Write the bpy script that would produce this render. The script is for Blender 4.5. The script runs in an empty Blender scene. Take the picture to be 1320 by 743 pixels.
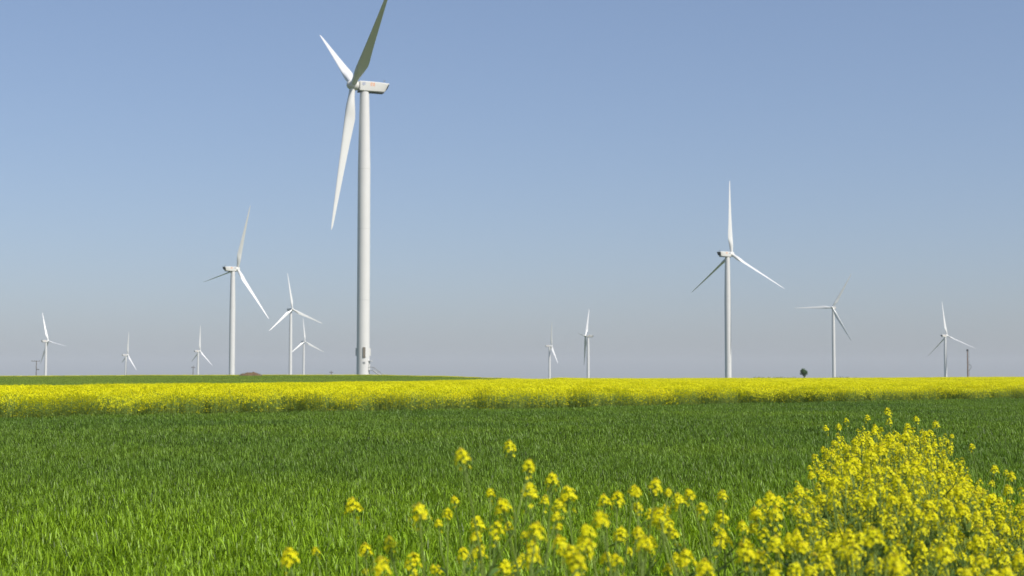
import bpy, math, random
from mathutils import Vector, Matrix, noise
R = math.radians
rnd = random.Random(7)
scene = bpy.context.scene
col = scene.collection

# ------------------------------------------------------------------ camera
F, CX, CY, HOR = 2000.0, 660.0, 371.5, 488.0          # photo pixels
EYE = Vector((0, 0, 1.7))
TILT = math.atan((HOR - CY) / F)
cam = bpy.data.cameras.new('camera')
cam.sensor_width = 36.0
cam.lens = F / 1320 * 36
cam.clip_start, cam.clip_end = 0.1, 60000
cam.dof.use_dof = True
cam.dof.focus_distance = 21
cam.dof.aperture_fstop = 4.2
camo = bpy.data.objects.new('camera', cam)
camo.location = EYE
camo.rotation_euler = (R(90) + TILT, 0, 0)
col.objects.link(camo)
scene.camera = camo

# ------------------------------------------------------------------ sky, sun, exposure
SUN_AZ, SUN_EL = 130, 46
world = bpy.data.worlds.new('World')
scene.world = world
world.use_nodes = True
wn, wl = world.node_tree.nodes, world.node_tree.links
sky = wn.new('ShaderNodeTexSky')
sky.sky_type = 'NISHITA'
sky.sun_disc = False
sky.sun_elevation = R(SUN_EL)
sky.sun_rotation = R(SUN_AZ)
sky.air_density = 1.0
sky.dust_density = 1.2
sky.ozone_density = 7.0
hs_ = wn.new('ShaderNodeHueSaturation')              # the photograph's softer blue
hs_.inputs['Saturation'].default_value = 0.96
gm_ = wn.new('ShaderNodeGamma'); gm_.inputs['Gamma'].default_value = 0.75
wl.new(sky.outputs[0], gm_.inputs['Color'])
wl.new(gm_.outputs[0], hs_.inputs['Color'])
wb_ = wn.new('ShaderNodeMix'); wb_.data_type = 'RGBA'; wb_.blend_type = 'MULTIPLY'; wb_.inputs[0].default_value = 1
wb_.inputs[7].default_value = (1.035, 1.0, 1.06, 1)  # white balance of the whole sky
wl.new(hs_.outputs[0], wb_.inputs[6])
wl.new(wb_.outputs[2], wn['Background'].inputs[0])
wn['Background'].inputs[1].default_value = 0.15
sun = bpy.data.lights.new('sun', 'SUN')
sun.energy = 5.0
sun.angle = R(0.53)
sun.color = (1.0, 0.95, 0.87)
suno = bpy.data.objects.new('sun', sun)
sd = Vector((math.sin(R(SUN_AZ)) * math.cos(R(SUN_EL)), math.cos(R(SUN_AZ)) * math.cos(R(SUN_EL)), math.sin(R(SUN_EL))))
suno.rotation_euler = sd.to_track_quat('Z', 'Y').to_euler()
suno.location = (0, 0, 50)
col.objects.link(suno)
vs = scene.view_settings
vs.view_transform = 'Standard'
vs.look = 'None'
vs.exposure = 0.15
vs.gamma = 1.0

# ------------------------------------------------------------------ helpers
def at(px, py, d):
    """the point at depth y = d that the pixel looks at"""
    c, s = math.cos(TILT), math.sin(TILT)
    u, v = (px - CX) / F, (CY - py) / F
    x, y, z = u, c - v * s, s + v * c
    return EYE + Vector((x, y, z)) * (d / y)

class MB:
    def __init__(self): self.v, self.f, self.m, self.t = [], [], [], []
    def add(self, vs_, fs, mi=0, tint=1.0):
        o = len(self.v); self.t += [tint] * len(fs)
        self.v += [tuple(p) for p in vs_]
        self.f += [tuple(i + o for i in f) for f in fs]
        self.m += [mi] * len(fs)
    def tube(self, pts, rad, n=6, mi=0, cap=True):
        pts = [Vector(p) for p in pts]
        rings = []
        for i, p in enumerate(pts):
            t = (pts[min(i + 1, len(pts) - 1)] - pts[max(i - 1, 0)]).normalized()
            a = t.orthogonal().normalized() if i == 0 else (pa - t * pa.dot(t)).normalized()
            pa = a
            b = t.cross(a)
            r = rad[i] if isinstance(rad, (list, tuple)) else rad
            rings.append([p + (a * math.cos(2 * math.pi * k / n) + b * math.sin(2 * math.pi * k / n)) * r for k in range(n)])
        self.loft(rings, mi, cap)
    def loft(self, rings, mi=0, cap=True):
        n = len(rings[0])
        vs_ = [p for r in rings for p in r]
        fs = [(i * n + k, i * n + (k + 1) % n, (i + 1) * n + (k + 1) % n, (i + 1) * n + k)
              for i in range(len(rings) - 1) for k in range(n)]
        if cap:
            fs.append(tuple(range(n))[::-1])
            fs.append(tuple((len(rings) - 1) * n + k for k in range(n)))
        self.add(vs_, fs, mi)
    def box(self, lo, hi, mi=0, M=None):
        vs_ = [Vector((x, y, z)) for z in (lo[2], hi[2]) for y in (lo[1], hi[1]) for x in (lo[0], hi[0])]
        if M: vs_ = [M @ p for p in vs_]
        self.add(vs_, [(0, 2, 3, 1), (4, 5, 7, 6), (0, 1, 5, 4), (1, 3, 7, 5), (3, 2, 6, 7), (2, 0, 4, 6)], mi)
    def mesh(self, name, mats, smooth=None):
        me = bpy.data.meshes.new(name)
        me.from_pydata(self.v, [], self.f)
        for m in (mats if isinstance(mats, (list, tuple)) else [mats]): me.materials.append(m)
        me.polygons.foreach_set('material_index', self.m)
        if any(t != 1.0 for t in self.t):
            me.attributes.new('tint', 'FLOAT', 'FACE').data.foreach_set('value', self.t)
        if smooth is not None:
            me.polygons.foreach_set('use_smooth', [True] * len(self.f))
            if smooth < 180: me.set_sharp_from_angle(angle=R(smooth))
        me.update()
        return me
    def build(self, name, mats, parent=None, smooth=None):
        return link(name, self.mesh(name, mats, smooth), parent)

def link(name, data, parent=None):
    o = bpy.data.objects.new(name, data)
    col.objects.link(o)
    o.parent = parent
    return o

def tag(o, label=None, cat=None, group=None, kind=None):
    if label: o['label'] = label
    if cat: o['category'] = cat
    if group: o['group'] = group
    if kind: o['kind'] = kind
    return o

def lerp_tab(t, tab):
    if t <= tab[0][0]: return tab[0][1]
    for (a, va), (b, vb) in zip(tab, tab[1:]):
        if t <= b:
            k = (t - a) / (b - a)
            return va + (vb - va) * k
    return tab[-1][1]

def smooth_tab(t, tab):
    if t <= tab[0][0]: return tab[0][1]
    for (a, va), (b, vb) in zip(tab, tab[1:]):
        if t <= b:
            k = (t - a) / (b - a)
            k = k * k * (3 - 2 * k)
            return va + (vb - va) * k
    return tab[-1][1]

# ------------------------------------------------------------------ materials
def new_mat(name):
    m = bpy.data.materials.new(name)
    m.use_nodes = True
    nt = m.node_tree
    return m, nt.nodes, nt.links, nt.nodes['Principled BSDF']

def noise_ramp(n, l, scale, stops, coord='pos', detail=4):
    tx = n.new('ShaderNodeTexNoise')
    tx.inputs['Scale'].default_value = scale
    tx.inputs['Detail'].default_value = detail
    if coord == 'pos':
        g = n.new('ShaderNodeNewGeometry'); l.new(g.outputs['Position'], tx.inputs['Vector'])
    else:
        g = n.new('ShaderNodeTexCoord'); l.new(g.outputs['Object'], tx.inputs['Vector'])
    rp = n.new('ShaderNodeValToRGB')
    el = rp.color_ramp.elements
    while len(el) < len(stops): el.new(0.5)
    for e, (p, c) in zip(el, stops): e.position = p; e.color = (*c, 1)
    l.new(tx.outputs['Fac'], rp.inputs['Fac'])
    return rp.outputs['Color']

def mix_col(n, l, a, b, fac, mode='MIX'):
    mx = n.new('ShaderNodeMix'); mx.data_type = 'RGBA'; mx.blend_type = mode
    for sock, val in ((mx.inputs[6], a), (mx.inputs[7], b)):
        if isinstance(val, tuple): sock.default_value = (*val, 1)
        else: l.new(val, sock)
    if isinstance(fac, float): mx.inputs[0].default_value = fac
    else: l.new(fac, mx.inputs[0])
    return mx.outputs[2]

def plain(name, c, rough=0.5, metal=0.0, var=0.12, scale=3.0):
    m, n, l, b = new_mat(name)
    dark = tuple(x * (1 - var) for x in c)
    l.new(noise_ramp(n, l, scale, [(0.3, dark), (0.7, c)], 'obj'), b.inputs['Base Color'])
    b.inputs['Roughness'].default_value = rough
    b.inputs['Metallic'].default_value = metal
    return m

def leaf_mat(name, stops, scale, trans=0.35, tcol=None, rough=0.5, spec=0.35, fine=None, tint=False):
    """two-sided leaf: principled + translucent, colour by position noise and a random tint"""
    m, n, l, b = new_mat(name)
    c = noise_ramp(n, l, scale, stops, 'pos', 3)
    if fine:
        f = noise_ramp(n, l, fine[0], [(0.3, (fine[1],) * 3), (0.7, (fine[2],) * 3)], 'pos', 2)
        c = mix_col(n, l, c, f, 1.0, 'MULTIPLY')
    if tint:
        at_ = n.new('ShaderNodeAttribute'); at_.attribute_name = 'tint'
        vm = n.new('ShaderNodeVectorMath'); vm.operation = 'SCALE'
        l.new(c, vm.inputs[0]); l.new(at_.outputs['Fac'], vm.inputs['Scale'])
        c = vm.outputs[0]
    l.new(c, b.inputs['Base Color'])
    b.inputs['Roughness'].default_value = rough
    b.inputs['Specular IOR Level'].default_value = spec
    t = n.new('ShaderNodeBsdfTranslucent')
    tc = mix_col(n, l, c, tcol, 1.0, 'MULTIPLY') if tcol else c
    l.new(tc, t.inputs['Color'])
    ms = n.new('ShaderNodeMixShader'); ms.inputs[0].default_value = trans
    l.new(b.outputs[0], ms.inputs[1]); l.new(t.outputs[0], ms.inputs[2])
    l.new(ms.outputs[0], n['Material Output'].inputs['Surface'])
    return m

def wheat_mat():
    """patchy crop tone; paler near the camera, light through the blades put into the colour"""
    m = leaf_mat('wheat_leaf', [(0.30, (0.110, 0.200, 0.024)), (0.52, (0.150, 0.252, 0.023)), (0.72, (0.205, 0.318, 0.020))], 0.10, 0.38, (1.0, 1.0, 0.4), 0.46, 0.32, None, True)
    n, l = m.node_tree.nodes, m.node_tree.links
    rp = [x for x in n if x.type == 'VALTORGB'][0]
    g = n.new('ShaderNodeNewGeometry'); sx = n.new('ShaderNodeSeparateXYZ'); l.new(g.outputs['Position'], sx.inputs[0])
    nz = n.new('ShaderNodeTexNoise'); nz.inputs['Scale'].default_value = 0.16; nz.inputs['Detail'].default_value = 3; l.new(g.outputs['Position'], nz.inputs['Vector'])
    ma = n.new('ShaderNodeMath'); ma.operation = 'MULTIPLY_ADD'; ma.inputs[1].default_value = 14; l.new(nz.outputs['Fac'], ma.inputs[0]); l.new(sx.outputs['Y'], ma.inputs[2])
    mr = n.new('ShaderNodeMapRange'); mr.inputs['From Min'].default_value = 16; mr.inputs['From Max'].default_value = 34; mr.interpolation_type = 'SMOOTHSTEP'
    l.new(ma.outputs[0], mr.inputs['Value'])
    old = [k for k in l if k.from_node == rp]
    c = mix_col(n, l, (0.235, 0.375, 0.014), rp.outputs['Color'], mr.outputs[0])  # near lime paints in the glow of light through the blades, fading with distance
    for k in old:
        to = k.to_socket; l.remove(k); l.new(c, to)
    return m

M = {}
M['white'] = plain('white_turbine_paint', (0.61, 0.605, 0.585), 0.38, var=0.05, scale=0.25)
M['blade'] = plain('white_blade_gelcoat', (0.66, 0.66, 0.64), 0.32, var=0.04, scale=0.2)
M['offwhite'] = plain('off_white_fibreglass', (0.60, 0.595, 0.56), 0.42, var=0.06, scale=0.6)
M['darkgrey'] = plain('dark_grey_grille', (0.05, 0.055, 0.06), 0.6)
M['midgrey'] = plain('grey_steel', (0.28, 0.29, 0.29), 0.5, 0.3)
M['louver'] = plain('brown_grey_louver', (0.17, 0.15, 0.12), 0.6)
M['seam'] = plain('tower_seam', (0.50, 0.50, 0.48), 0.5)
M['blue'] = plain('blue_emblem', (0.34, 0.38, 0.50), 0.5)
M['orange'] = plain('orange_emblem', (0.70, 0.36, 0.22), 0.5)
M['wood'] = plain('weathered_pole_wood', (0.16, 0.14, 0.12), 0.85, var=0.4)
M['concrete'] = plain('grey_concrete_pole', (0.27, 0.19, 0.15), 0.85, var=0.3)
M['porcelain'] = plain('brown_porcelain', (0.12, 0.07, 0.05), 0.3)
M['bark'] = plain('bark', (0.09, 0.07, 0.05), 0.9, var=0.4)
M['soil'] = plain('dry_soil', (0.17, 0.105, 0.05), 0.95, var=0.45, scale=6)

# leaves and crops
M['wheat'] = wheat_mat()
M['cereal'] = leaf_mat('far_cereal_leaf', [(0.3, (0.19, 0.30, 0.035)), (0.7, (0.27, 0.36, 0.035))], 0.03, 0.36, None, 0.5, 0.3, None, True)
M['rape_green'] = leaf_mat('rape_stem_green', [(0.3, (0.15, 0.24, 0.045)), (0.7, (0.25, 0.33, 0.06))], 6.0, 0.3, None, 0.5, 0.3)
M['rape_leaf'] = leaf_mat('rape_leaf', [(0.3, (0.09, 0.17, 0.035)), (0.7, (0.16, 0.27, 0.045))], 8.0, 0.35, None, 0.5, 0.35)
M['petal'] = leaf_mat('yellow_petal', [(0.28, (0.80, 0.68, 0.004)), (0.5, (0.84, 0.80, 0.006)), (0.75, (0.86, 0.86, 0.02))], 45.0, 0.42, None, 0.55, 0.2)
M['bud'] = leaf_mat('flower_bud', [(0.3, (0.35, 0.36, 0.02)), (0.7, (0.62, 0.50, 0.02))], 60.0, 0.2, None, 0.6, 0.2)
M['canopy_yellow'] = leaf_mat('rape_canopy_yellow', [(0.3, (0.84, 0.77, 0.004)), (0.7, (0.86, 0.85, 0.010))], 0.6, 0.38, None, 0.6, 0.2, None, True)
M['scrub'] = leaf_mat('scrub_leaf', [(0.3, (0.04, 0.075, 0.025)), (0.7, (0.09, 0.13, 0.03))], 1.5, 0.25, None, 0.6, 0.2)
M['crown'] = leaf_mat('tree_leaf', [(0.3, (0.035, 0.085, 0.035)), (0.7, (0.075, 0.14, 0.04))], 1.2, 0.25, None, 0.55, 0.3)

def ground_mat():
    m, n, l, b = new_mat('field_soil_and_grass')
    soil = noise_ramp(n, l, 3.0, [(0.3, (0.075, 0.055, 0.032)), (0.7, (0.17, 0.13, 0.08))], 'pos', 8)
    grass = noise_ramp(n, l, 0.02, [(0.35, (0.055, 0.085, 0.03)), (0.65, (0.085, 0.12, 0.045))], 'pos', 6)
    g = n.new('ShaderNodeNewGeometry')
    sx = n.new('ShaderNodeSeparateXYZ'); l.new(g.outputs['Position'], sx.inputs[0])
    mr = n.new('ShaderNodeMapRange')
    mr.inputs['From Min'].default_value = 30; mr.inputs['From Max'].default_value = 90
    l.new(sx.outputs['Y'], mr.inputs['Value'])
    l.new(mix_col(n, l, soil, grass, mr.outputs[0]), b.inputs['Base Color'])
    b.inputs['Roughness'].default_value = 0.95
    b.inputs['Specular IOR Level'].default_value = 0.1
    bp = n.new('ShaderNodeBump'); bp.inputs['Strength'].default_value = 0.6; bp.inputs['Distance'].default_value = 0.04
    nz = n.new('ShaderNodeTexNoise'); nz.inputs['Scale'].default_value = 14; nz.inputs['Detail'].default_value = 6
    l.new(g.outputs['Position'], nz.inputs['Vector']); l.new(nz.outputs['Fac'], bp.inputs['Height'])
    l.new(bp.outputs[0], b.inputs['Normal'])
    return m
M['ground'] = ground_mat()

# ------------------------------------------------------------------ terrain
CREST = [(-300, 1.6), (-150, 1.75), (-95, 2.0), (-43, 2.1), (-22, 1.75), (-4, 1.15), (12, 0.6), (25, 0.45), (80, 0.55), (160, 0.85), (400, 1.0)]
DROP = [(450, 0.0), (540, -0.15), (620, -1.2), (760, -4.0), (1060, -14.5), (1200, -16), (1850, -19), (2300, -38), (3300, -52), (6000, -55), (50000, -60)]
def terrain(x, y):
    d = max(y, 1.0)
    xa = x * 450.0 / max(d, 120.0)
    k = min(max((y - 215) / 225.0, 0), 1); k = k * k * (3 - 2 * k)
    z = smooth_tab(xa, CREST) * k + lerp_tab(d, DROP)
    z += 0.05 * noise.noise((x * 0.03, y * 0.03, 0)) * min(1, d / 60)
    return z

def make_ground():
    ys = [-60, -20, 0, 5, 10, 15, 20, 30, 40, 50, 60, 70, 80, 90] + list(range(100, 640, 12)) + [660, 700, 760, 850, 950, 1060, 1200, 1500, 1850, 2300, 2800, 3300, 4500, 6000, 9000, 12000]
    xs = sorted(set([s * v for s in (-1, 1) for v in [0, 2, 4, 6, 9, 12, 16, 20, 25, 30, 35, 40, 48, 56, 65, 75, 90, 105, 120, 140, 160, 190, 230, 280, 350, 450, 600, 900, 1400, 2200, 4000, 8000, 12000]]))
    vs_ = [(x, y, terrain(x, y)) for y in ys for x in xs]
    n = len(xs)
    mb = MB()
    mb.add(vs_, [(j * n + i, j * n + i + 1, (j + 1) * n + i + 1, (j + 1) * n + i) for j in range(len(ys) - 1) for i in range(n - 1)])
    return tag(mb.build('ground', M['ground'], smooth=180), kind='structure')
make_ground()

# field outlines (plan view)
def front_line(x): return 67.6 + x                       # near edge of the big rape field
def rape_left(y): return lerp_tab(y, [(36, -31), (90, -29.5), (150, -24.5), (200, -19.5), (250, -11.5), (300, -2), (370, 12)])                # left edge of the rape field
def in_rape(x, y): return y > front_line(x) and x > rape_left(y) and y < 455
CLUMP_L = [(4.6, 900), (6, 960), (8, 1030), (11, 1068), (13, 1082), (16.5, 1096)]
CLUMP_R = [(4.6, 1500), (7.5, 1420), (9, 1330), (10.5, 1275), (12, 1235), (14, 1205), (16.5, 1178)]
def in_clump(x, y, grow=0):
    px = CX + F * x / max(y, 0.1)
    return 4.3 < y < 16.5 and lerp_tab(y, CLUMP_L) - grow < px < lerp_tab(y, CLUMP_R) + grow
def bare(x, y):                                          # bare, weedy strip of soil beside the clump
    px = CX + F * x / max(y, 0.1)
    return px > 1180 and 3 < y < 15.5 + 0.4 * math.sin(x * 3) and x < 9

# ------------------------------------------------------------------ scatter (crops: stuff)
def scatter(name, pts, variants, label, cat):
    """one object that instances a handful of crop tufts on points (x, y, z, turn, scale_xy, scale_z)"""
    c = bpy.data.collections.new(name + '_tufts')
    for i, me in enumerate(variants):
        c.objects.link(bpy.data.objects.new('%s_tuft_%02d' % (name, i), me))
    me = bpy.data.meshes.new(name)
    me.from_pydata([p[:3] for p in pts], [], [])
    for an, typ, data in (('turn', 'FLOAT_VECTOR', [v for p in pts for v in (0, 0, p[3])]),
                          ('size', 'FLOAT_VECTOR', [v for p in pts for v in (p[4], p[4], p[5])])):
        a = me.attributes.new(an, typ, 'POINT'); a.data.foreach_set('vector', data)
    a = me.attributes.new('pick', 'INT', 'POINT')
    a.data.foreach_set('value', [rnd.randrange(len(variants)) for p in pts])
    o = link(name, me)
    ng = bpy.data.node_groups.new(name + '_nodes', 'GeometryNodeTree')
    ng.interface.new_socket('Geometry', in_out='INPUT', socket_type='NodeSocketGeometry')
    ng.interface.new_socket('Geometry', in_out='OUTPUT', socket_type='NodeSocketGeometry')
    n, l = ng.nodes, ng.links
    gi, go = n.new('NodeGroupInput'), n.new('NodeGroupOutput')
    ci = n.new('GeometryNodeCollectionInfo'); ci.inputs['Collection'].default_value = c
    ci.inputs['Separate Children'].default_value = True; ci.inputs['Reset Children'].default_value = True
    ip = n.new('GeometryNodeInstanceOnPoints'); ip.inputs['Pick Instance'].default_value = True
    def attr(nm, typ):
        a_ = n.new('GeometryNodeInputNamedAttribute'); a_.data_type = typ; a_.inputs['Name'].default_value = nm
        return a_.outputs['Attribute']
    er = n.new('FunctionNodeEulerToRotation'); l.new(attr('turn', 'FLOAT_VECTOR'), er.inputs[0])
    l.new(gi.outputs[0], ip.inputs['Points']); l.new(ci.outputs[0], ip.inputs['Instance'])
    l.new(attr('pick', 'INT'), ip.inputs['Instance Index'])
    l.new(er.outputs[0], ip.inputs['Rotation']); l.new(attr('size', 'FLOAT_VECTOR'), ip.inputs['Scale'])
    l.new(ip.outputs[0], go.inputs[0])
    md = o.modifiers.new('scatter', 'NODES'); md.node_group = ng
    return tag(o, label, cat, kind='stuff')

def wheat_tuft(size, count, width, seed, segs=4, hmin=0.06, hmax=0.15, mat=None):
    """leaves spring from stems at different heights, rise and arch over"""
    r = random.Random(seed); mb = MB()
    for _ in range(count):
        x, y = r.uniform(-size / 2, size / 2) * 1.1, r.uniform(-size / 2, size / 2) * 1.1
        a = r.uniform(0, 2 * math.pi)
        L = r.uniform(hmin, hmax); w = width * r.uniform(0.65, 1.25)
        lean = r.uniform(0.05, 0.5); bend = r.uniform(0.1, 1.0) ** 1.4 * 1.5
        dx, dy = math.cos(a), math.sin(a)
        tw = a + math.pi / 2 + r.uniform(-0.5, 0.5)
        sx, sy = math.cos(tw) * w / 2, math.sin(tw) * w / 2
        pos = Vector((x, y, r.uniform(0.12, 0.37))); ang = lean
        vs_ = []
        for s in range(segs + 1):
            k = (0.75, 1.0, 1.0, 0.7, 0.05)[s]
            vs_ += [pos + Vector((sx * k, sy * k, 0)), pos - Vector((sx * k, sy * k, 0))]
            pos = pos + Vector((dx * math.sin(ang), dy * math.sin(ang), math.cos(ang))) * (L / segs)
            ang += bend * (0.15, 0.35, 0.6, 0.6, 0)[s]
        t = r.choice((.35, .6, .8, 1.0, 1.1, 1.25, 1.45))
        mb.add(vs_, [(2 * s, 2 * s + 1, 2 * s + 3, 2 * s + 2) for s in range(segs)], 0, t + .001)
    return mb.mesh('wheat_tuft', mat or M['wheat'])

def wheat_points(step, y0, y1, test, sxy=1.0, half=None):
    pts = []
    y = y0
    while y < y1:
        w = half(y)
        x = -w
        while x < w:
            px, py = x + rnd.uniform(-.3, .3) * step, y + rnd.uniform(-.3, .3) * step
            if test(px, py):
                hv = 1.0 + 0.16 * noise.noise((px * 0.35, py * 0.2, 3.0)) + rnd.uniform(-.13, .10)
                pts.append((px, py, terrain(px, py) - 0.01, rnd.uniform(0, 6.283), sxy, hv))
            x += step
        y += step
    return pts
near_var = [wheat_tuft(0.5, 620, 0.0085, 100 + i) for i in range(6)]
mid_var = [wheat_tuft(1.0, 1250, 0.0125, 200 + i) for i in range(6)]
def near_field(x, y): return not in_clump(x, y, -10) and not bare(x, y) and y < front_line(x) - 0.3
p_near = wheat_points(0.46, 4.4, 30, near_field, 1.0, lambda y: 0.40 * y + 3.5)
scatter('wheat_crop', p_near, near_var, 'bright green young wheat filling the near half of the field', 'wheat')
p_mid = wheat_points(0.9, 29.8, 150, lambda x, y: y < front_line(x) - 0.3, 1.0, lambda y: 0.42 * y + 4)
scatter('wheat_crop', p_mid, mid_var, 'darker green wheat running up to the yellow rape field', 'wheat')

def left_field(x, y): return x < rape_left(y) - 0.5 and y > front_line(x) - 4
p_far = wheat_points(1.0, 60, 170, left_field, 1.1, lambda y: 0.46 * y + 6)
p_far += wheat_points(2.0, 170, 456, left_field, 2.1, lambda y: 0.46 * y + 6)
p_far = [(a, b, c - 0.05, d, e, f) for a, b, c, d, e, f in p_far]
far_var = [wheat_tuft(1.0, 1250, 0.0125, 240 + i, mat=M['cereal']) for i in range(4)]
scatter('wheat_crop', p_far, far_var, 'green cereal field behind the yellow strip at left, up to the skyline', 'wheat')

# big rape field
def rape_patch(seed, size=1.0, heads=150):
    r = random.Random(seed); mb = MB()
    for _ in range(heads):
        x, y = r.uniform(-size / 2, size / 2) * 1.06, r.uniform(-size / 2, size / 2) * 1.06
        h = max(.3, 1.22 - abs(r.gauss(0, 0.32))) + r.uniform(-0.03, 0.08)
        mb.tube([(x + r.uniform(-.06, .06), y + r.uniform(-.06, .06), max(0.0, h - 0.65)), (x, y, h)], 0.0035, 3, 1, False)
        rad = r.uniform(0.026, 0.045)
        for q in range(9):
            c = Vector((x, y, h)) + Vector((r.gauss(0, rad * .6), r.gauss(0, rad * .6), r.gauss(0, rad * .8)))
            u = Vector((r.gauss(0, 1), r.gauss(0, 1), r.gauss(0, 1))).normalized()
            v = u.orthogonal().normalized(); s = r.uniform(0.010, 0.019)
            mb.add([c + u * s, c + v * s, c - u * s, c - v * s], [(0, 1, 2, 3)], 0, r.choice((.88, .96, 1.001, 1.05)))
    for _ in range(190):
        x, y = r.uniform(-size / 2, size / 2) * 1.06, r.uniform(-size / 2, size / 2) * 1.06
        z = r.uniform(0.05, 0.85) if r.random() < .75 else r.uniform(0.7, 1.05)
        a = r.uniform(0, 6.283); L = r.uniform(.06, .16) * (1.2 - 0.6 * z); w = L * .35
        d = Vector((math.cos(a), math.sin(a), r.uniform(-.5, .6))); s = Vector((-math.sin(a), math.cos(a), 0)) * w
        p = Vector((x, y, z))
        mb.add([p, p + d * L * .5 + s, p + d * L, p + d * L * .5 - s], [(0, 1, 2, 3)], 1 if r.random() < .7 else 2)
    return mb.mesh('rape_patch', [M['canopy_yellow'], M['rape_green'], M['rape_leaf']])
rape_var = [rape_patch(300 + i) for i in range(6)]
pts = []
def add_rape(step, y0, y1, sxy, hmul=1.0, test=in_rape):
    y = y0
    while y < y1:
        w = 0.44 * y + 5; x = -w
        while x < w:
            px, py = x + rnd.uniform(-.35, .35) * step, y + rnd.uniform(-.35, .35) * step
            if test(px, py):
                edge = min(1.0, 0.86 + 0.05 * max(0, py - front_line(px)))
                hv = hmul * edge * (1.0 + 0.10 * noise.noise((px * 0.25, py * 0.12, 9.0)) + rnd.uniform(-.05, .05))
                pts.append((px, py, terrain(px, py) - 0.02, rnd.uniform(0, 6.283), sxy, hv))
            x += step
        y += step
add_rape(0.85, 40, 110, 1.0)
add_rape(1.1, 110, 190, 1.2)
add_rape(2.0, 190, 456, 2.1)
scatter('rape_crop', pts, rape_var, 'broad band of bright yellow flowering rape across the middle', 'rape field')
pts = []
def crest_band(x, y): return x < 0.02 * y and x < 40 and 462 < y < 476
add_rape(2.0, 460, 478, 2.1, 0.62, crest_band)
scatter('rape_crop', pts, rape_var, 'thin pale yellow line of far rape along the skyline at left', 'rape field')

# ------------------------------------------------------------------ wind turbines
def blade_mesh():
    st = [(1.0, 2.1, 1.0), (2.2, 2.1, 1.0), (3.5, 2.2, .9), (5.0, 2.55, .74), (6.5, 3.0, .58), (8, 3.4, .46), (9.5, 3.7, .38), (11, 3.82, .33), (12.5, 3.76, .30), (14.5, 3.55, .27), (18, 3.15, .245), (22, 2.78, .22),
          (29, 2.2, .19), (36, 1.65, .17), (42, 1.2, .16), (46, .9, .15), (48.6, .62, .15), (49.6, .34, .15), (50.0, .10, .15)]
    n = 20; rings = []
    for r, c, th in st:
        k = 1 - min(1, max(0, (r - 2.2) / 9.0))               # 1 = round root
        tw = R(11) * max(0, 1 - r / 40) ** 1.5 * (1 - k)
        bend = 1.1 * (r / 50) ** 2.4
        ring = []
        for i in range(n):
            a = 2 * math.pi * i / n
            cx, cy = math.cos(a), math.sin(a)
            yc, xc = cx * c / 2, cy * c / 2                # circle
            u = (1 - cx) / 2                               # 0 leading edge .. 1 trailing edge
            t = 5 * th * c * (.2969 * math.sqrt(u) - .126 * u - .3516 * u * u + .2843 * u ** 3 - .1015 * u ** 4)
            ya, xa = (0.32 - u) * c, math.copysign(t, cy) * (1.0 if cy > 0 else 0.75) + 0.02 * c * math.sin(math.pi * u)
            y, x = yc * k + ya * (1 - k), xc * k + xa * (1 - k)
            y, x = y * math.cos(tw) - x * math.sin(tw), y * math.sin(tw) + x * math.cos(tw)
            ring.append((x + bend * .6, y, r))
        rings.append(ring)
    mb = MB(); mb.loft(rings)
    return mb.mesh('blade', M['blade'], 50)

def spinner_mesh():
    mb = MB(); n = 28                                       # nose towards +Y
    prof = [(-1.9, 1.25), (-1.6, 1.55), (-.6, 1.72), (.5, 1.70), (1.2, 1.5), (1.75, 1.12), (2.1, .62), (2.2, .12)]
    mb.loft([[(r * math.cos(2 * math.pi * i / n), y, r * math.sin(2 * math.pi * i / n)) for i in range(n)] for y, r in prof])
    return mb.mesh('spinner', M['offwhite'], 40)

def nacelle_mesh():
    # cross-sections along the local axis, +Y forward; z relative to hub centre
    mb = MB()
    sec = []   # (y, half width top, half width bottom, z bottom, z top, chamfer)
    for y, wt, wb, zb, zt in [(2.2, 1.55, 1.45, -2.1, 1.55), (1.9, 1.75, 1.65, -2.35, 1.72), (-1.0, 1.8, 1.7, -2.4, 1.72), (-4.4, 1.8, 1.65, -2.4, 1.62), (-6.6, 1.78, 1.2, -2.34, 1.5), (-7.05, 1.75, 1.1, -1.9, 1.46)]:
        ch = .28
        sec.append([(wt - ch, y, zt), (wt, y, zt - ch), (wt, y, -.2 if y > -4 else lerp_tab(-y, [(4, -.4), (7.1, .55)])), (wb, y, zb + ch), (wb - ch, y, zb),
                    (-wb + ch, y, zb), (-wb, y, zb + ch), (-wt, y, -.2 if y > -4 else lerp_tab(-y, [(4, -.4), (7.1, .55)])), (-wt, y, zt - ch), (-wt + ch, y, zt)])
    # the rear slopes in below its overhanging roof
    sec.append([(p[0] * .98, -8.3 if p[2] > .9 else (-7.75 if p[2] > -.6 else -7.1), max(p[2], -1.88) if p[2] < .9 else min(p[2], 1.40)) for p in sec[-1]])
    mb.loft(sec[::-1])
    return mb.mesh('nacelle', M['offwhite'], 30)

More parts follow.
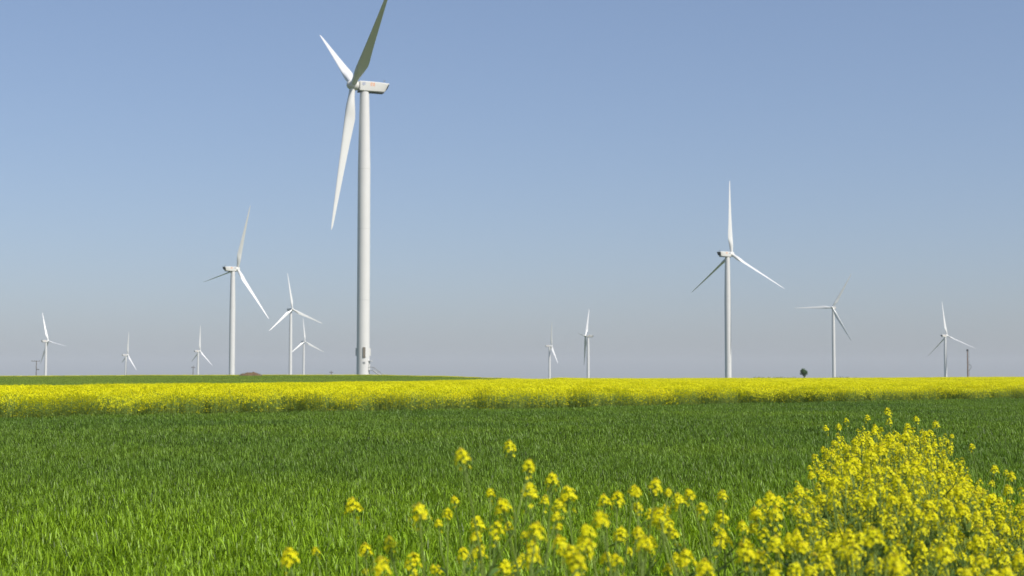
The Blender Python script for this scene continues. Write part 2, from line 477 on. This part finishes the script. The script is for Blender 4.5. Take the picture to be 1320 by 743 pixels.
BLADE, SPINNER, NACELLE = blade_mesh(), spinner_mesh(), nacelle_mesh()
def small(name, fn, mat):
    mb = MB(); fn(mb); return mb.mesh(name, mat)
REAR = small('rear_grille', lambda b: b.add([(-1.5, -8.32, 1.0), (1.5, -8.32, 1.0), (1.45, -7.80, -.7), (1.0, -7.14, -1.7), (-1.0, -7.14, -1.7), (-1.45, -7.80, -.7),
      (-1.5, -8.1, 1.0), (1.5, -8.1, 1.0), (1.45, -7.6, -.7), (1.0, -6.9, -1.7), (-1.0, -6.9, -1.7), (-1.45, -7.6, -.7)],
      [(0, 1, 2, 5), (5, 2, 3, 4), (0, 6, 7, 1), (1, 7, 8, 2), (2, 8, 9, 3), (3, 9, 10, 4), (4, 10, 11, 5), (5, 11, 6, 0)]), M['darkgrey'])
BEDPLATE = small('bedplate', lambda b: b.box((-1.25, -6.6, -2.62), (1.25, 2.3, -2.36)), M['darkgrey'])
def collar(b):
    n = 24
    b.loft([[(r * math.cos(2 * math.pi * i / n), y, r * math.sin(2 * math.pi * i / n)) for i in range(n)] for y, r in ((2.0, 1.30), (2.75, 1.30))])
COLLAR = small('rotor_collar', collar, M['midgrey'])
def mast(b):
    b.tube([(0.5, -7.0, 1.4), (0.5, -7.0, 2.9)], .045, 6); b.tube([(-.4, -7.0, 1.4), (-.4, -7.0, 2.6)], .045, 6)
    b.tube([(-.8, -7.0, 2.3), (.9, -7.0, 2.3)], .035, 6); b.box((.38, -7.12, 2.9), (.62, -6.88, 3.06)); b.box((-.52, -7.3, 2.6), (-.28, -6.8, 2.72))
MAST = small('wind_sensor_mast', mast, M['midgrey'])
def ring_emblem(s):
    def f(b):
        n = 20; x = s * 1.806
        for r0, r1 in ((.56, .68), (.0, .42)):
            vs_ = []
            for i in range(n):
                a = 2 * math.pi * i / n
                vs_ += [(x, .75 + r0 * math.cos(a), .55 + r0 * math.sin(a)), (x, .75 + r1 * math.cos(a), .55 + r1 * math.sin(a))]
            b.add(vs_, [(2 * i, 2 * i + 1, (2 * i + 3) % (2 * n), (2 * i + 2) % (2 * n)) for i in range(n)])
    return f
def square_emblem(s):
    def f(b):                                              # an orange square with pale gaps
        x0, x1 = sorted((s * 1.79, s * 1.812))
        for (a0, a1) in ((-2.05, -1.58), (-2.6, -2.13), (-3.15, -2.68)):
            for (z0, z1) in ((.78, 1.2), (.27, .69), (-.24, .18)):
                if (a0, z0) == (-2.6, .27): a1 -= .18
                b.box((x0, a0, z0), (x1, a1, z1))
    return f
EMB = {s: (small('round_emblem', ring_emblem(s), M['blue']), small('square_emblem', square_emblem(s), M['orange'])) for s in (-1, 1)}

def tower_mesh(H, seg=48):
    mb = MB()
    prof = [(-1.0, 2.2), (0, 2.2), (H - 26, 2.13), (H - 12, 1.86), (H - .3, 1.58), (H, 1.58)]
    mb.loft([[(r * math.cos(2 * math.pi * i / seg), r * math.sin(2 * math.pi * i / seg), z) for i in range(seg)] for z, r in prof])
    return mb.mesh('tower', M['white'], 30)

def ring_mesh(r, h):
    mb = MB(); n = 48
    mb.loft([[(q * math.cos(2 * math.pi * i / n), q * math.sin(2 * math.pi * i / n), z) for i in range(n)] for z, q in ((-h, r - .02), (-h, r), (h, r), (h, r - .02))], 0, False)
    return mb.mesh('flange', M['seam'], 30)
FLANGE = {k: ring_mesh(r, h) for k, r, h in (('top', 2.135, .06), ('mid', 2.165, .06), ('low', 2.185, .06), ('foot', 2.26, .3))}
HUB_AHEAD = 4.1
def turbine(label, hub_px, yaw, th, d, pitch=0, base_z=None, main=False):
    hub = at(hub_px[0], hub_px[1], d)
    ps = R(yaw); ax = Vector((math.sin(ps), math.cos(ps), 0))
    foot = hub - ax * HUB_AHEAD
    gz = terrain(foot.x, foot.y) if base_z is None else base_z
    t = link('wind_turbine', None)
    t.empty_display_size = 5
    t.location = (foot.x, foot.y, gz)
    tag(t, label, 'wind turbine', 'white wind turbines standing beyond the fields')
    hz = hub.z - gz
    Rz = Matrix.Rotation(-ps, 4, 'Z')
    tw = link('tower', tower_mesh(hz - 2.12), t)
    for k_, z in (('top', hz - 28.5), ('mid', (hz - 2.5) * .52), ('low', (hz - 2.5) * .27), ('foot', .3)): link('flange', FLANGE[k_], tw).location = (0, 0, z)
    N = Matrix.Translation((0, 0, hz)) @ Rz
    na = link('nacelle', NACELLE, t); na.matrix_local = N @ Matrix.Diagonal((1, 1, .84, 1))
    for nm, me in (('rear_grille', REAR), ('bedplate', BEDPLATE), ('wind_sensor_mast', MAST), ('rotor_collar', COLLAR)): link(nm, me, na)
    for s in (-1, 1):
        link('round_emblem', EMB[s][0], na); link('square_emblem', EMB[s][1], na)
    Hm = N @ Matrix.Translation((0, HUB_AHEAD, 0)) @ Matrix.Rotation(R(5), 4, 'X')
    sp = link('spinner', SPINNER, t); sp.matrix_local = Hm
    for i in range(3):
        b = link('blade', BLADE, t)
        b.matrix_local = Hm @ Matrix.Rotation(R(th + 120 * i), 4, 'Y') @ Matrix.Rotation(R(-3), 4, 'X') @ Matrix.Rotation(R(pitch), 4, 'Z')
    return t, tw

t1, tower1 = turbine('largest and nearest white wind turbine, its top blade running out of the picture', (455, 110), 248, 58, 522)
TW = [
 ('tall white turbine left of the largest one, behind a dark earth mound', (306, 347), 44, 20, 1165, 0),
 ('white turbine with thin blades just left of the largest tower, taller of that close pair', (377, 399), 140, 8, 2120, -78),
 ('small white turbine between the thin-bladed one and the largest tower', (393, 440.5), 140, 4, 3224, -78),
 ('tall white turbine alone on the right half, behind the yellow field', (943, 328), 52, 0, 1045, 0),
 ('small white turbine farthest left beside a utility pole', (62.2, 440), 42, 100, 2555, 0),
 ('smallest white turbine, second from the left, alone over the green field', (164.8, 457.8), 56, 10, 3239, 0),
 ('small white turbine third from the left, next to a short thin pole', (257.9, 452.8), 51, 4, 3011, 0),
 ('shorter of the two close small turbines at centre right', (711, 446.2), 80, 14, 3050, 0),
 ('taller of the two close small turbines at centre right, its nacelle pointing right', (754.6, 433.3), 283, 32, 2342, 0),
 ('white turbine seen face-on beside the round green tree', (1073, 396.7), 206, 90, 1990, -78),
 ('small white turbine farthest right beside a tall dark pole', (1220.6, 433), 54, 112, 2239, 0)]
for a in TW: turbine(*a)

# fittings on the nearest tower: vent boxes, front louver, door, stairs
def on_tower(ang, r, z0, z1, w, dep):
    """box on the tower skin; ang 0 faces the camera, +90 faces right"""
    Mx = Matrix.Rotation(R(ang), 4, 'Z')
    b = MB(); b.box((-w / 2, -r - dep, z0), (w / 2, -r + .12, z1), 0, Mx); return b
for ang in (-83, 95, 186):
    bx_ = on_tower(ang, 2.19, 7.3, 9.9, 0.9, .38).build('vent_box', M['white'], tower1)
lv = on_tower(14, 2.19, 6.7, 10.2, .85, .22).build('louver_panel', M['louver'], tower1)
on_tower(27, 2.19, 6.9, 10.1, .45, .18).build('louver_cover', M['white'], tower1)
on_tower(14, 2.19, 4.6, 5.3, .8, .06).build('number_plate', M['midgrey'], tower1)
dr = on_tower(78, 2.2, 2.7, 5.2, 1.1, .10).build('door', M['offwhite'], tower1)
on_tower(78, 2.2, 2.45, 5.45, 1.5, .05).build('door_frame', M['white'], dr)
on_tower(78, 2.2, 5.5, 5.7, 1.7, .9).build('door_canopy', M['white'], dr)
def stairs():
    b = MB(); Mx = Matrix.Rotation(R(78), 4, 'Z')
    b.box((-.8, -3.6, 2.35), (.8, -2.15, 2.5), 0, Mx)
    for i in range(9): b.box((-.7, -3.9 - .36 * i, 2.1 - .25 * i), (.7, -3.6 - .36 * i, 2.16 - .25 * i), 0, Mx)
    for s in (-.75, .75):
        b.tube([Mx @ Vector((s, -2.2, 3.5)), Mx @ Vector((s, -3.6, 3.5)), Mx @ Vector((s, -7.0, 1.0))], .07, 6)
        b.tube([Mx @ Vector((s, -3.6, 2.4)), Mx @ Vector((s, -7.0, -.1))], .13, 6)
        for (y, z) in ((-3.6, 2.4), (-5.2, 1.2), (-6.9, 0)): b.tube([Mx @ Vector((s, y, z)), Mx @ Vector((s, y, z + 1.1))], .05, 6)
    return b
stairs().build('stairs', M['midgrey'], tower1)

# ------------------------------------------------------------------ poles, mound, small tree, scrub
def pole(label, px, top_py, d, kind):
    p = at(px, top_py, d); gz = terrain(p.x, p.y); H = p.z - gz
    o = link('utility_pole', None); o.location = (p.x, p.y, gz)
    tag(o, label, 'utility pole', 'poles on the skyline')
    b = MB(); b.tube([(0, 0, -.5), (0, 0, H)], [.19 if kind != 'twin' else .24, .12 if kind != 'twin' else .17], 10)
    b.build('post', M['concrete'] if kind == 'twin' else M['wood'], o)
    if kind == 'arm':
        b = MB(); b.box((-1.9, -.08, H - .36), (1.3, .08, H - .2)); b.build('cross_arm', M['wood'], o)
        b = MB(); b.box((.1, -.25, H - 3.7), (1.1, .25, H - 3.25)); b.build('transformer_box', M['midgrey'], o)
        for x in (-1.7, -.7, 1.1):
            b = MB(); b.tube([(x, 0, H - .22), (x, 0, H + .1), (x, 0, H + .12)], [.07, .09, .03], 8); b.build('insulator', M['porcelain'], o)
    elif kind == 'short':
        b = MB(); b.box((-.8, -.08, H - 1.0), (.8, .08, H - .75)); b.build('cross_arm', M['wood'], o)
        for x in (-.7, .7):
            b = MB(); b.tube([(x, 0, H - .78), (x, 0, H - .5), (x, 0, H - .48)], [.07, .09, .03], 8); b.build('insulator', M['porcelain'], o)
    else:
        b = MB(); b.box((-.28, -.22, H - .6), (.28, .22, H - .05)); b.build('pole_cap', M['darkgrey'], o)
        b = MB(); b.tube([(.1, 0, 5.5), (.55, 0, 5.6), (1.15, 0, 5.0), (1.1, 0, 4.4), (.5, 0, 3.6), (.1, 0, 3.4)], .09, 6); b.build('cable_bracket', M['midgrey'], o)
        b = MB(); b.tube([(.42, 0, 0), (.42, 0, H - .5)], .04, 6); b.build('cable', M['darkgrey'], o)
        for z in (3.3, 6.0, 8.0):
            b = MB(); b.box((-.28, -.26, z), (.5, .26, z + .12)); b.build('band', M['midgrey'], o)
    return o
pole('thin pole with a cross arm at the top, left of the leftmost turbine', 47, 465, 600, 'arm')
pole('short thin pole beside the third small turbine from the left', 249, 471.5, 690, 'short')
pole('tiny pole just left of the largest tower', 427, 478, 700, 'short')
pole('tall dark pole with a bent side bracket at the far right', 1247, 450.5, 500, 'twin')

def mound():
    p = at(323, 484, 458); gz = terrain(p.x, p.y)
    n, mth = 36, 18; mb = MB(); vs_ = []
    for j in range(mth + 1):
        for i in range(n + 1):
            u, v = i / n * 2 - 1, j / mth * 2 - 1
            fall = max(0, 1 - u * u) ** .6 * max(0, 1 - v * v) ** .6
            h = fall * (1.4 + .4 * noise.noise((u * 2.2 + 5, v * 2, 1)) + .35 * noise.noise((u * 7, v * 5, 2)))
            vs_.append((u * 3.9, v * 2.2, h - .06))
    mb.add(vs_, [(j * (n + 1) + i, j * (n + 1) + i + 1, (j + 1) * (n + 1) + i + 1, (j + 1) * (n + 1) + i) for j in range(mth) for i in range(n)])
    o = link('earth_mound', None); o.location = (p.x, p.y, gz - .02)
    tag(o, 'low dark heap of earth on the skyline beside a turbine tower', 'mound')
    mb.build('soil_heap', M['soil'], o, 180)
    w = MB(); r = random.Random(5)
    for _ in range(120):
        u, v = r.uniform(-.9, .9), r.uniform(-.9, .6)
        z = max(0, 1 - u * u) ** .6 * max(0, 1 - v * v) ** .6 * 1.3
        a = r.uniform(0, 6.283); q = Vector((u * 3.9, v * 2.2, z)); s = Vector((math.cos(a), math.sin(a), 0)) * .07
        w.add([q - s, q + s, q + Vector((r.uniform(-.15, .15), r.uniform(-.1, .1), r.uniform(.15, .45)))], [(0, 1, 2)])
    tag(w.build('weeds', M['scrub'], o), kind='stuff')
mound()

def leaf_cloud(mb, r, cen, rad, n, size):
    for _ in range(n):
        v = Vector((r.gauss(0, 1), r.gauss(0, 1), r.gauss(0, 1))).normalized() * (r.random() ** .45)
        p = Vector(cen) + Vector((v.x * rad[0], v.y * rad[1], v.z * rad[2]))
        u = Vector((r.gauss(0, 1), r.gauss(0, 1), r.gauss(0, 1))).normalized(); w = u.orthogonal().normalized()
        s = size * r.uniform(.6, 1.3)
        mb.add([p + u * s, p + w * s * .6, p - u * s, p - w * s * .6], [(0, 1, 2, 3)])
def tree():
    p = at(1036.5, 487, 500); gz = terrain(p.x, p.y); r = random.Random(11)
    o = link('tree', None); o.location = (p.x, p.y, gz); o.scale = (1.25, 1.25, 1.36)
    tag(o, 'small round dark green tree on the skyline at right', 'tree')
    b = MB(); b.tube([(0, 0, -.2), (.05, 0, .7), (0, .05, 1.6), (.05, 0, 2.6)], [.16, .13, .1, .04], 8)
    for a in range(5):
        b.tube([(0, 0, 1.0 + .15 * a), (.5 * math.cos(a * 1.3), .5 * math.sin(a * 1.3), 1.7 + .15 * a), (.8 * math.cos(a * 1.3), .8 * math.sin(a * 1.3), 2.3 + .15 * a)], [.07, .05, .02], 5)
    b.build('trunk', M['bark'], o)
    c = MB()
    for _ in range(26):
        a, k = r.uniform(0, 6.283), r.random() ** .5
        leaf_cloud(c, r, (math.cos(a) * .72 * k, math.sin(a) * .72 * k, 2.25 + r.uniform(-.8, .85) * (1.1 - .6 * k)), (.42, .42, .36), 95, .085)
    c.build('crown', M['crown'], o)
tree()
def scrub(px0, px1, label):
    r = random.Random(int(px0)); mb = MB()
    for k in range(int((px1 - px0) / 2.2)):
        p = at(px0 + (px1 - px0) * r.random(), 487, 462)
        z = terrain(p.x, p.y)
        leaf_cloud(mb, r, (p.x, p.y + r.uniform(-1, 1), z + 1.15), (.6, .4, r.uniform(.4, .62)), 70, .09)
    tag(mb.build('scrub', M['scrub']), label, 'scrub', kind='stuff')
scrub(962, 1026, 'low dark line of scrub on the skyline left of the round tree')
scrub(1076, 1106, 'low dark line of scrub at the foot of the face-on turbine')

# ------------------------------------------------------------------ foreground rape plants
def petal_flower(mb, c, nrm, size, r, open_=0.25):
    nrm = nrm.normalized(); a = nrm.orthogonal().normalized(); b = nrm.cross(a); ph = r.uniform(0, 1.57)
    for q in range(4):
        an = ph + q * math.pi / 2 + r.uniform(-.15, .15)
        d = a * math.cos(an) + b * math.sin(an); s = nrm.cross(d); up = r.uniform(.05, .5) + open_
        L = size * r.uniform(.85, 1.15); w = L * .42
        m1, e = c + d * L * .55 + nrm * L * .28 * up, c + d * L + nrm * L * .25 * up
        mb.add([c, m1 + s * w, e + s * w * .55, e - s * w * .55, m1 - s * w], [(0, 1, 2, 3, 4)], 0)
    t = nrm * size * .42                                   # the green-yellow middle
    mb.add([c + a * size * .12, c + b * size * .12, c - a * size * .12, c - b * size * .12, c + t], [(0, 1, 4), (1, 2, 4), (2, 3, 4), (3, 0, 4)], 1)

def head_mesh(seed, loose=False):
    """a raceme: buds at the tip, a collar of open flowers, a few ageing flowers and pods below"""
    r = random.Random(seed); mb = MB(); n = r.randint(17, 26) if not loose else r.randint(10, 16)
    mb.tube([(0, 0, -.12), (0, 0, .03)], [.0022, .0016], 5, 2)
    for i in range(n):
        k = i / n; a = i * 2.4 + r.uniform(-.3, .3)
        z = .026 - .042 * k + r.uniform(-.005, .005); rad = .010 + .020 * k ** .7 + r.uniform(-.004, .004)
        if loose: z = .03 - .095 * k + r.uniform(-.008, .008); rad = .010 + .016 * k ** .5 + r.uniform(-.004, .004)
        c = Vector((math.cos(a) * rad, math.sin(a) * rad, z))
        mb.tube([(0, 0, z - .014), c], .0008, 3, 2, False)
        petal_flower(mb, c, Vector((math.cos(a), math.sin(a), 1.15 - .8 * k)), r.uniform(.0085, .0115), r)
    for i in range(9):
        a = i * 2.4; rad = .002 + .0009 * i
        c = Vector((math.cos(a) * rad, math.sin(a) * rad, .034 - .0012 * i)); s = .0032
        mb.add([c + Vector((s, 0, 0)), c + Vector((0, s, 0)), c - Vector((s, 0, 0)), c - Vector((0, s, 0)), c + Vector((0, 0, s * 1.8)), c - Vector((0, 0, s * 1.4))],
               [(0, 1, 4), (1, 2, 4), (2, 3, 4), (3, 0, 4), (1, 0, 5), (2, 1, 5), (3, 2, 5), (0, 3, 5)], 1)
    for i in range(r.randint(2, 5)):                        # stray flowers under the collar
        a = r.uniform(0, 6.283); z = -.03 - .05 * r.random(); c = Vector((math.cos(a) * .02, math.sin(a) * .02, z + .012))
        mb.tube([(0, 0, z), c], .0008, 3, 2, False)
        petal_flower(mb, c, Vector((math.cos(a), math.sin(a), .5)), r.uniform(.006, .009), r, .6)
    for i in range(6):                                      # young pods
        a = i * 2.1 + r.uniform(-.3, .3); z = -.05 - .011 * i
        d = Vector((math.cos(a), math.sin(a), .9))
        mb.tube([(0, 0, z), Vector((0, 0, z)) + d * .012, Vector((0, 0, z)) + d * .03], [.0008, .0014, .0006], 4, 2, False)
    return mb.mesh('flower_head', [M['petal'], M['bud'], M['rape_green']])
HEADS = [head_mesh(500 + i) for i in range(9)]
LOOSE = [head_mesh(600 + i, True) for i in range(9)]

def rape_leaf(mb, p, a, L, r):
    d = Vector((math.cos(a), math.sin(a), .55)); s = Vector((-math.sin(a), math.cos(a), 0)); w = L * r.uniform(.16, .26)
    p1, p2, p3 = p + d * L * .4, p + d * L * .75 - Vector((0, 0, L * .06)), p + d * L - Vector((0, 0, L * .28))
    mb.add([p, p1 + s * w, p2 + s * w * .8, p3, p2 - s * w * .8, p1 - s * w, p1 - Vector((0, 0, w * .3)), p2 - Vector((0, 0, w * .25))],
           [(0, 6, 1), (1, 6, 7, 2), (2, 7, 3), (0, 5, 6), (5, 4, 7, 6), (4, 3, 7)])

plants = []
def rape_plant(x, y, top, label, group, sides, seed, hs=1.0, leaves=7, loose=0.0):
    """(x, y) is where the top flower head stands; the root is a little off below it"""
    r = random.Random(seed)
    bx, by = x + r.uniform(-.18, .18), y + r.uniform(-.15, .15)
    gz = terrain(bx, by)
    o = link('rape_plant', None); o.location = (bx, by, gz); o.empty_display_size = .1
    tag(o, label, 'rape plant', group)
    T = Vector((x - bx, y - by, top - gz))
    def main(k_):
        k = max(k_, 0.0)
        sw = math.sin(k * math.pi) * .03
        return Vector((T.x * k ** 1.6 + sw, T.y * k ** 1.6 - sw, T.z * k_))
    st, lf = MB(), MB()
    st.tube([main(k) for k in (-.01, .25, .5, .75, .92, 1)], [.0065, .006, .005, .004, .003, .0024], 6)
    heads = [(T, (main(1) - main(.92)).normalized(), hs)]
    for i in range(sides):
        k0 = r.uniform(.55, .84); p0 = main(k0); a = i * 2.4 + r.uniform(-.6, .6)
        L = T.z * r.uniform(.12, .30); out = r.uniform(.05, .19)
        tip = p0 + Vector((math.cos(a) * out, math.sin(a) * out, L))
        if tip.z > T.z - .02: tip.z = T.z - r.uniform(.02, .12)
        mid = p0 + Vector((math.cos(a) * out * .65, math.sin(a) * out * .65, (tip.z - p0.z) * .4))
        st.tube([p0, mid, tip], [.0035, .003, .002], 5)
        heads.append((tip, (tip - mid + Vector((0, 0, .08))).normalized(), hs * r.uniform(.55, .95)))
        rape_leaf(lf, p0, a + r.uniform(-.3, .3), r.uniform(.05, .10), r)
    for i in range(leaves):
        k = r.uniform(.08, .72)
        rape_leaf(lf, main(k), r.uniform(0, 6.283), r.uniform(.10, .24) * (1.15 - k), r)
    st.build('stem', M['rape_green'], o, 180)
    lf.build('leaves', M['rape_leaf'], o, 180)
    for p, d, s in heads:
        h = link('flower_head', (LOOSE if r.random() < loose else HEADS)[r.randrange(9)], o)
        h.location = p; s *= r.uniform(.85, 1.15)
        h.rotation_mode = 'QUATERNION'
        h.rotation_quaternion = d.to_track_quat('Z', 'Y') @ Matrix.Rotation(r.uniform(0, 6.283), 3, 'Z').to_quaternion()
        h.scale = (s, s, s)
    plants.append(o)

# heads that stand out in the photo: (px, py, head size px, side heads, label)
SOLO = [
 (373, 721, 24, 0, 'rape plant with one large round yellow head, leftmost in the foreground'),
 (407, 712, 11, 1, 'rape plant with two tiny heads just right of the leftmost one'),
 (455, 654, 18, 0, 'rape plant with a single head standing alone over the wheat at left'),
 (471, 710, 17, 0, 'rape plant with a single head right below the lone one at left'),
 (491, 733, 26, 0, 'rape plant with a broad yellow head cut by the bottom edge at left'),
 (541, 664, 22, 2, 'rape plant with a tight cluster of three heads, left of the tall pair'),
 (532, 726, 20, 2, 'rape plant with a loose head near the bottom edge below the cluster of three'),
 (596, 590, 23, 1, 'tall rape plant with a wide flat head, left of the tallest in the middle'),
 (657, 577, 16, 3, 'tallest rape plant in the middle, its heads stacked one below another'),
 (711, 620, 16, 0, 'rape plant with a small round head standing right of the tallest one'),
]
MID = [(586, 646, 13, 1), (577, 663, 15, 2), (632, 637, 14, 1), (648, 656, 20, 2), (616, 678, 18, 1), (640, 684, 20, 1), (617, 715, 20, 1), (597, 716, 18, 2),
 (683, 636, 20, 1), (691, 688, 24, 2), (702, 646, 14, 0), (732, 640, 20, 1), (720, 655, 20, 2), (779, 648, 18, 1), (774, 672, 26, 2), (796, 644, 18, 1),
 (817, 634, 14, 0), (845, 627, 20, 3), (822, 655, 16, 1), (875, 647, 17, 2), (889, 639, 14, 1), (905, 658, 18, 2), (931, 640, 14, 2), (850, 668, 20, 2),
 (757, 690, 24, 2), (722, 702, 22, 2), (686, 722, 24, 2), (745, 728, 26, 2), (800, 690, 20, 2), (795, 725, 22, 2), (838, 702, 18, 2), (884, 722, 22, 1),
 (908, 735, 24, 2), (868, 690, 16, 2), (930, 668, 16, 1), (975, 662, 17, 1), (957, 680, 15, 1), (985, 690, 18, 2), (935, 700, 18, 2), (960, 715, 22, 2), (1000, 705, 22, 2), (650, 735, 20, 1), (560, 735, 14, 1)]
def mid_label(px, py, sides):
    heads = ('with a single head', 'with two heads', 'with three heads', 'with four heads')[sides]
    row = 'upper' if py < 650 else ('middle' if py < 690 else 'bottom')
    spot = 'below the tallest plant' if px < 670 else ('right of the tallest plant' if px < 760 else ('halfway to the right clump' if px < 860 else 'close to the right clump'))
    return 'rape plant %s in the %s row, %s' % (heads, row, spot)
GM = 'yellow rape plants scattered along the bottom middle'
sid = 1000
for k, (px, py, s, sides, lab) in enumerate(SOLO + [m + (mid_label(*m[:2], m[3]),) for m in MID]):
    d = min(max(2000 * .060 / s, 4.7), 6.8) + rnd.uniform(-.25, .25)
    p = at(px, py, d)
    rape_plant(p.x, p.y, p.z, lab, GM, sides, sid + k, min(1.25, max(.7, s * d / 2000 / .058)), 5)

GC = 'rape plants of the dense yellow clump at lower right'
LC = 'yellow flowering rape plant within the dense clump at lower right'
TOPS = [(1144, 532, 10, 1), (1118, 540, 8, 1), (1081, 551, 8, 0), (1064, 553, 8, 0), (1091, 543, 8, 0), (1181, 541, 9, 1), (1206, 548, 9, 1), (1146, 545, 9, 2), (1170, 551, 9, 2), (1128, 552, 9, 3),
        (1253, 577, 9, 0), (1282, 606, 10, 1), (1304, 614, 11, 1), (1056, 600, 8, 0), (1036, 640, 10, 0), (1054, 630, 9, 0)]
for k, (px, py, s, sides) in enumerate(TOPS):
    d = min(15.5, 2000 * .058 / s) + rnd.uniform(-.3, .3)
    p = at(px, py, d)
    lab = {0: 'tallest rape plant rising from the back of the clump at right', 10: 'single rape head standing apart above the right slope of the clump',
           6: 'rape plant sticking up at the right shoulder of the clump, against the wheat', 3: 'rape plant with one head at the far left tip of the clump\'s top'}.get(k, LC)
    rape_plant(p.x, p.y, p.z, lab, GC, sides, 3000 + k, 1.0, 6)
cnt = 0; k = 0; placed = []
while cnt < 228 and k < 20000:
    k += 1
    y = 4.7 + 11.6 * rnd.random() ** .95
    x = rnd.uniform(.6, 5.0)
    if not in_clump(x, y): continue
    px = CX + F * x / y
    if px > 1225 and rnd.random() < .45: continue
    if px > 1245 and 8 < y < 13 and rnd.random() < .65: continue
    gap = .19 if y < 9 else .15
    if any((x - a) ** 2 + (y - b) ** 2 < gap * gap for a, b in placed): continue
    rag = noise.noise((x * 1.6, y * .55, 4.0))
    if rag < -.36: continue
    placed.append((x, y)); cnt += 1
    edge = min(1, (px - lerp_tab(y, CLUMP_L)) / 90, (lerp_tab(y, CLUMP_R) - px) / 90)
    top = rnd.uniform(.84, 1.2) + .13 * edge + .16 * rag
    if px > 1215: top -= .14
    if y < 6.5: top -= rnd.uniform(.05, .3)
    if y > 12: where = 'towards the back, near the top of the yellow clump at right'
    elif px > 1225: where = 'on the sparse right slope of the clump by the bare soil'
    elif edge < .35: where = 'on the left flank of the clump at lower right, beside the wheat'
    elif y < 6.6: where = 'at the bottom edge, in the front of the clump at lower right'
    elif y < 9: where = 'in the lower middle of the dense clump at right'
    else: where = 'in the upper middle of the dense clump at right'
    rape_plant(x, y, top, 'rape plant ' + where, GC, rnd.randint(8, 11), 5000 + k, rnd.uniform(.86, 1.12), 7, .45)

# weeds and grass on the soil under and beside the clump
def weed_tuft(seed):
    r = random.Random(seed); mb = MB()
    for _ in range(70):
        p = Vector((r.uniform(-.3, .3), r.uniform(-.3, .3), 0)); a = r.uniform(0, 6.283)
        if r.random() < .6:
            L = r.uniform(.10, .32); s = Vector((-math.sin(a), math.cos(a), 0)) * .004; d = Vector((math.cos(a) * .35, math.sin(a) * .35, 1))
            mb.add([p - s, p + s, p + d * L * .6 + s * .8, p + d * L * .6 - s * .8, p + d * L + Vector((math.cos(a), math.sin(a), -.5)) * L * .1], [(0, 1, 2, 3), (3, 2, 4)])
        else: rape_leaf(mb, p + Vector((0, 0, r.uniform(0, .2))), a, r.uniform(.05, .14), r)
    return mb.mesh('weed_tuft', M['rape_leaf'])
wp = []
for _ in range(900):
    y = rnd.uniform(3.8, 17); x = rnd.uniform(.4, 8)
    if in_clump(x, y, 30) or (bare(x, y) and rnd.random() < .35):
        wp.append((x, y, terrain(x, y) - .005, rnd.uniform(0, 6.283), rnd.uniform(.7, 1.2), rnd.uniform(.6, 1.3)))
scatter('weeds', wp, [weed_tuft(900 + i) for i in range(4)], 'low green weeds on the soil under and beside the rape clump', 'weeds')

# ------------------------------------------------------------------ thin spring haze
def haze():
    b = MB(); b.box((-12500, -200, -75), (12500, 12500, 160))
    m = bpy.data.materials.new('haze'); m.use_nodes = True
    n, l = m.node_tree.nodes, m.node_tree.links
    n.remove(n['Principled BSDF'])
    v = n.new('ShaderNodeVolumePrincipled')
    v.inputs['Color'].default_value = (0.90, 0.955, 1.0, 1)
    v.inputs['Density'].default_value = 6e-5
    v.inputs['Anisotropy'].default_value = 0.0
    l.new(v.outputs[0], n['Material Output'].inputs['Volume'])
    tag(b.build('haze', m), 'thin pale haze over the far fields', 'haze', kind='stuff')
haze()
